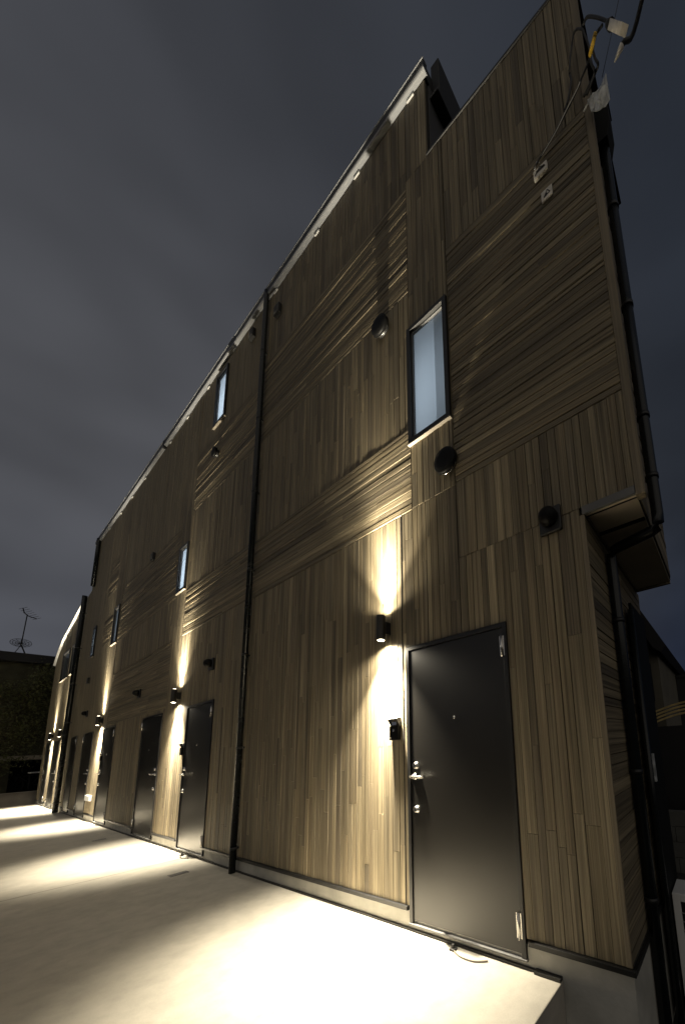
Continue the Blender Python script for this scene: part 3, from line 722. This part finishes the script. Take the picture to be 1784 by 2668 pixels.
b = MB(); b.box(-26.2, -24.005, -.6, 1.35, .1, .19); b.box(-26.3, -26.2, -.6, 1.35, .1, 1.7); b.box(-26.2, -24.03, -.62, -.5, .191, 1.7); b.build('carport', M['void'], NH)
b = MB(); b.box(-23.0, -22.8, -8, 4, -.62, .27); b.box(-23.05, -22.75, -8, 4, .271, .31); o = b.build('low_garden_wall', M['lowwall'], bevel=.01); tag(o, 'low rendered garden wall in front of the dark neighbouring house', 'wall')
# bicycle in the carport
BK = thing('bicycle', 'dark bicycle with bright reflectors parked in the shadowy opening of the neighbouring house', 'bicycle', (-24.6, -.1, .19))
def wheel(y):
    b = MB(); b.tube([(-24.6, y+.3*math.cos(a), .51+.3*math.sin(a)) for a in [2*PI*k/24 for k in range(25)]], .018, 6, False); w_ = b.build('wheel', M['rubber'], BK)
    b = MB(); [b.tube([(-24.6, y, .51), (-24.6, y+.29*math.cos(a), .51+.29*math.sin(a))], .003, 4) for a in [2*PI*k/10 for k in range(10)]]; b.build('spokes', M['chrome'], w_)
wheel(-.32); wheel(.72)
b = MB(); [b.tube(q, .018, 8) for q in ([(-24.6,-.32,.51),(-24.6,-.15,1.0)], [(-24.6,-.18,.9),(-24.6,.4,.9)], [(-24.6,-.18,.9),(-24.6,.2,.5)], [(-24.6,.2,.5),(-24.6,.42,1.0)], [(-24.6,.2,.5),(-24.6,.72,.51)], [(-24.6,.4,.9),(-24.6,.72,.51)])]; b.build('frame', M['black'], BK)
b = MB(); b.tube([(-24.3,-.12,1.06), (-24.5,-.2,1.04), (-24.6,-.15,1.02), (-24.7,-.2,1.04), (-24.9,-.12,1.06)], .013, 8); b.build('handlebar', M['chrome'], BK)
b = MB(); b.tube([(-24.6,.3,1.02), (-24.6,.45,1.03), (-24.6,.56,1.03)], [.02,.06,.07], 10); b.build('saddle', M['rubber'], BK)
b = MB(); b.lathe((-24.55,-.26,.86), (1,-.5,0), [(0,.03), (.06,.045), (.07,.04)], 14); b.build('headlight', M['chrome'], BK)
WR = thing('white_rail', 'short white rail at the mouth of the dark opening in the neighbouring house', 'rail', (-24.2, .3, .19))
b = MB(); b.box(-24.3, -24.1, .02, .55, 1.0, 1.05); b.build('top_bar', M['white'], WR, .005)
for y in (.08, .49): b = MB(); b.box(-24.22, -24.18, y-.02, y+.02, .19, .999); b.build('leg', M['void'], WR)
# aerial mast
t = thing('aerial_mast', 'thin roof mast carrying a yagi aerial above a mesh dish', 'antenna', (-24.4, -.52, 6.02))
b = MB(); b.tube([(-24.4,-.50,6.02), (-24.4,-.68,6.5)], .022, 8); b.tube([(-24.4,-.68,6.45), (-24.4,-.65,7.85)], .017, 8); b.tube([(-24.4,-.68,6.5), (-24.4,-.85,6.02)], .012, 6); b.build('mast', M['rubber'], t)
b = MB(); b.tube([(-24.6,-.78,8.2), (-24.4,-.74,7.95), (-24.3,-.62,7.8), (-24.1,-.40,7.68)], .02, 6)
for k in range(7):
    q = Vector((-24.6,-.78,8.2)).lerp(Vector((-24.1,-.40,7.68)), k/6); b.tube([q+Vector((-.16,-.10,-.03)), q+Vector((.16,.10,.03))], .007, 5)
b.build('yagi_aerial', M['rubber'], t)
b = MB(); cc = Vector((-24.35,-.70,6.55)); n_ = 20
for rr in (.29, .22, .14, .07):
    b.tube([cc+Vector((.12*(rr/.29)**2, rr*math.cos(a), rr*.62*math.sin(a))) for a in [2*PI*k/n_ for k in range(n_+1)]], .009, 5, False)
for k in range(12):
    a = 2*PI*k/12; b.tube([cc+Vector((.12*(q/4)**2, .29*q/4*math.cos(a), .18*q/4*math.sin(a))) for q in range(5)], .007, 5)
b.build('mesh_dish', M['rubber'], t)
# tree against the neighbouring wall
T = thing('garden_tree', 'thin dark leafy tree standing against the neighbouring house', 'tree', (-23.4, -1.3, -.62))
b = MB(); tp = curve_pts([(-23.4,-1.3,-.62), (-23.4,-1.1,.8), (-23.4,-.85,2.2), (-23.4,-.55,3.4), (-23.4,-.3,4.6)], 5)
b.tube(tp, [.075-.055*k/(len(tp)-1) for k in range(len(tp))], 8)
br = []
for k in range(26):
    s = tp[random.randint(6, len(tp)-2)]; e = s+Vector((random.uniform(-.3,.35), random.uniform(-1.2,1.3), random.uniform(.1,1.1))); br.append((s, e)); b.tube([s, s.lerp(e,.5)+Vector((0,0,.08)), e], [.022,.014,.006], 5)
b.build('trunk', M['bark'], T)
b = MB()
for k in range(6500):
    s, e = random.choice(br); q = s.lerp(e, random.uniform(.2, 1.15))+Vector((random.gauss(0,.13), random.gauss(0,.22), random.gauss(0,.22)))
    if q.x < -23.95: q.x = -23.9
    a, c = Vector((random.gauss(0,1), random.gauss(0,1), random.gauss(0,1))).normalized(), Vector((random.gauss(0,1), random.gauss(0,1), random.gauss(0,1))).normalized()
    c = a.cross(c).normalized(); l = random.uniform(.03,.06)
    b.face([q-a*l, q+c*l*.5, q+a*l, q-c*l*.5])
b.build('crown', M['leaf'], T, fix=False)

# ------------------------------------------------------------------ right background
SG = thing('side_gate', 'tall black metal gate panel folded open along the right side wall', 'gate', (.045, 1.1, -.62))
b = MB(); b.box(.034, .056, .83, 1.36, -.6, 2.27); b.build('panel', M['matte'], SG, .004)
b = MB(); b.tube([(.05,.80,-.62), (.05,.80,2.2)], .022, 12); b.build('post', M['pvc'], SG)
b = MB(); b.box(.057, .075, .86, .9, .9, 1.1); b.build('latch', M['galv'], SG)
M['nr'] = simple('dark_render', (.12,.11,.085), .9, 0, .2, 2)
NR = thing('gabled_neighbour_house', 'dark house with a steep roof edge behind the right side of the building', 'house', (-2, 8, -.62))
b = MB(); b.prism([(-4,-.62), (-.47,-.62), (-.47,3.02), (-1.1,4.4), (-2.2,6.0), (-4,3.4)], 6.05, 11, 'y'); b.build('wall', M['nr'], NR)
b = MB(); b.prism([(-.26,2.98), (-.36,2.86), (-.5,2.98), (-1.15,4.42), (-2.2,6.0), (-2.2,6.25), (-1.05,4.7)], 5.75, 11.3, 'y'); b.build('roof', M['roof'], NR)
b = MB(); b.box(-.83, -.62, 6.0, 6.049, 1.9, 2.7); wn = b.build('window', M['black'], NR)
b = MB(); b.box(-.80, -.65, 5.992, 5.999, 1.95, 2.65); b.build('pane', M['void'], wn)
b = MB(); b.box(-.75, -.18, 9.0, 12, -.62, 2.72); b.box(-.78, -.15, 8.95, 12.05, 2.721, 2.8); o = b.build('distant_house', M['roof']); tag(o, 'small black box shaped building far behind the awning', 'house')
AW = thing('curved_awning', 'curved slatted awning coloured tan as if lit at the right edge of the picture', 'awning', (-.3, 5.6, 1.4))
for k in range(4):
    zz = 1.44+.07*k; yy = 5.55+.05*k
    b = MB(); pt = [(-.66+.75*q/10, yy, zz-.02+.17*math.sin(PI*.5*q/10)) for q in range(11)]
    for (xa, ya, za), (xb, yb, zb) in zip(pt, pt[1:]):
        P8 = [(xa,ya,za),(xb,yb,zb),(xb,yb,zb+.035),(xa,ya,za+.035)]; Q8 = [(x,y+.05,z) for x,y,z in P8]
        b.face(P8); b.face(Q8[::-1]); b.face([P8[0],Q8[0],Q8[1],P8[1]]); b.face([P8[3],P8[2],Q8[2],Q8[3]])
    b.build('slat', M['tan'], AW, fix=False)
b = MB(); b.tube([(-.66,5.62,-.62), (-.66,5.62,1.66)], .02, 8); b.build('post', M['black'], AW)
b = MB(); b.box(-.9, 2.4, 5.0, 5.05, -.62, 1.36); o = b.build('dark_fence', M['roof']); tag(o, 'black board fence below the curved awning at the right edge', 'fence')
b = MB()
for r_ in range(4):
    for c_ in range(8):
        x = -.62+c_*.395+(.2 if r_ % 2 else 0); b.box(x, x+.39, 3.6, 3.72, -.62+r_*.2, -.62+r_*.2+.195)
o = b.build('block_wall', M['block'], bevel=.004); tag(o, 'low grey block wall in front of the black fence', 'wall')
# air conditioner outdoor unit
AC = thing('outdoor_unit', 'white air conditioner outdoor unit with black grille beside the building corner', 'air conditioner', (.45, 1.1, -.62))
ax0, ax1, ay0, ay1, az0, az1 = .065, .85, .95, 1.24, -.54, .12
b = MB(); t_ = .05; b.box(ax0, ax1, ay0+.012, ay1, az0, az1)
b.box(ax0, ax0+t_, ay0, ay0+.0115, az0, az1); b.box(ax1-.22, ax1, ay0, ay0+.0115, az0, az1); b.box(ax0+t_, ax1-.22, ay0, ay0+.0115, az0, az0+t_); b.box(ax0+t_, ax1-.22, ay0, ay0+.0115, az1-t_, az1)
b.build('casing', M['white'], AC, .004)
b = MB(); b.box(ax0+t_+.001, ax1-.221, ay0+.004, ay0+.0115, az0+t_+.001, az1-t_-.001); gr = b.build('fan_opening', M['void'], AC)
b = MB(); [b.tube([(ax0+t_, ay0-.002, az0+t_+.05+k*.055), (ax1-.22, ay0-.002, az0+t_+.05+k*.055)], .003, 6) for k in range(9)]; b.build('grille', M['white'], AC)
for x in (ax0+.1, ax1-.15):
    b = MB(); b.box(x-.05, x+.05, ay0-.04, ay1+.04, -.624, -.541); b.build('foot', M['concrete'], AC, .006)

# ------------------------------------------------------------------ render settings
SC.view_settings.view_transform = 'Standard'; SC.view_settings.look = 'None'; SC.view_settings.exposure = 0; SC.view_settings.gamma = 1
SC.render.engine = 'CYCLES'
SC.cycles.use_denoising = True
SC.cycles.max_bounces = 8; SC.cycles.diffuse_bounces = 5; SC.cycles.glossy_bounces = 3
SC.cycles.sample_clamp_indirect = 6; SC.cycles.caustics_reflective = False; SC.cycles.caustics_refractive = False
SC.cycles.use_light_tree = True
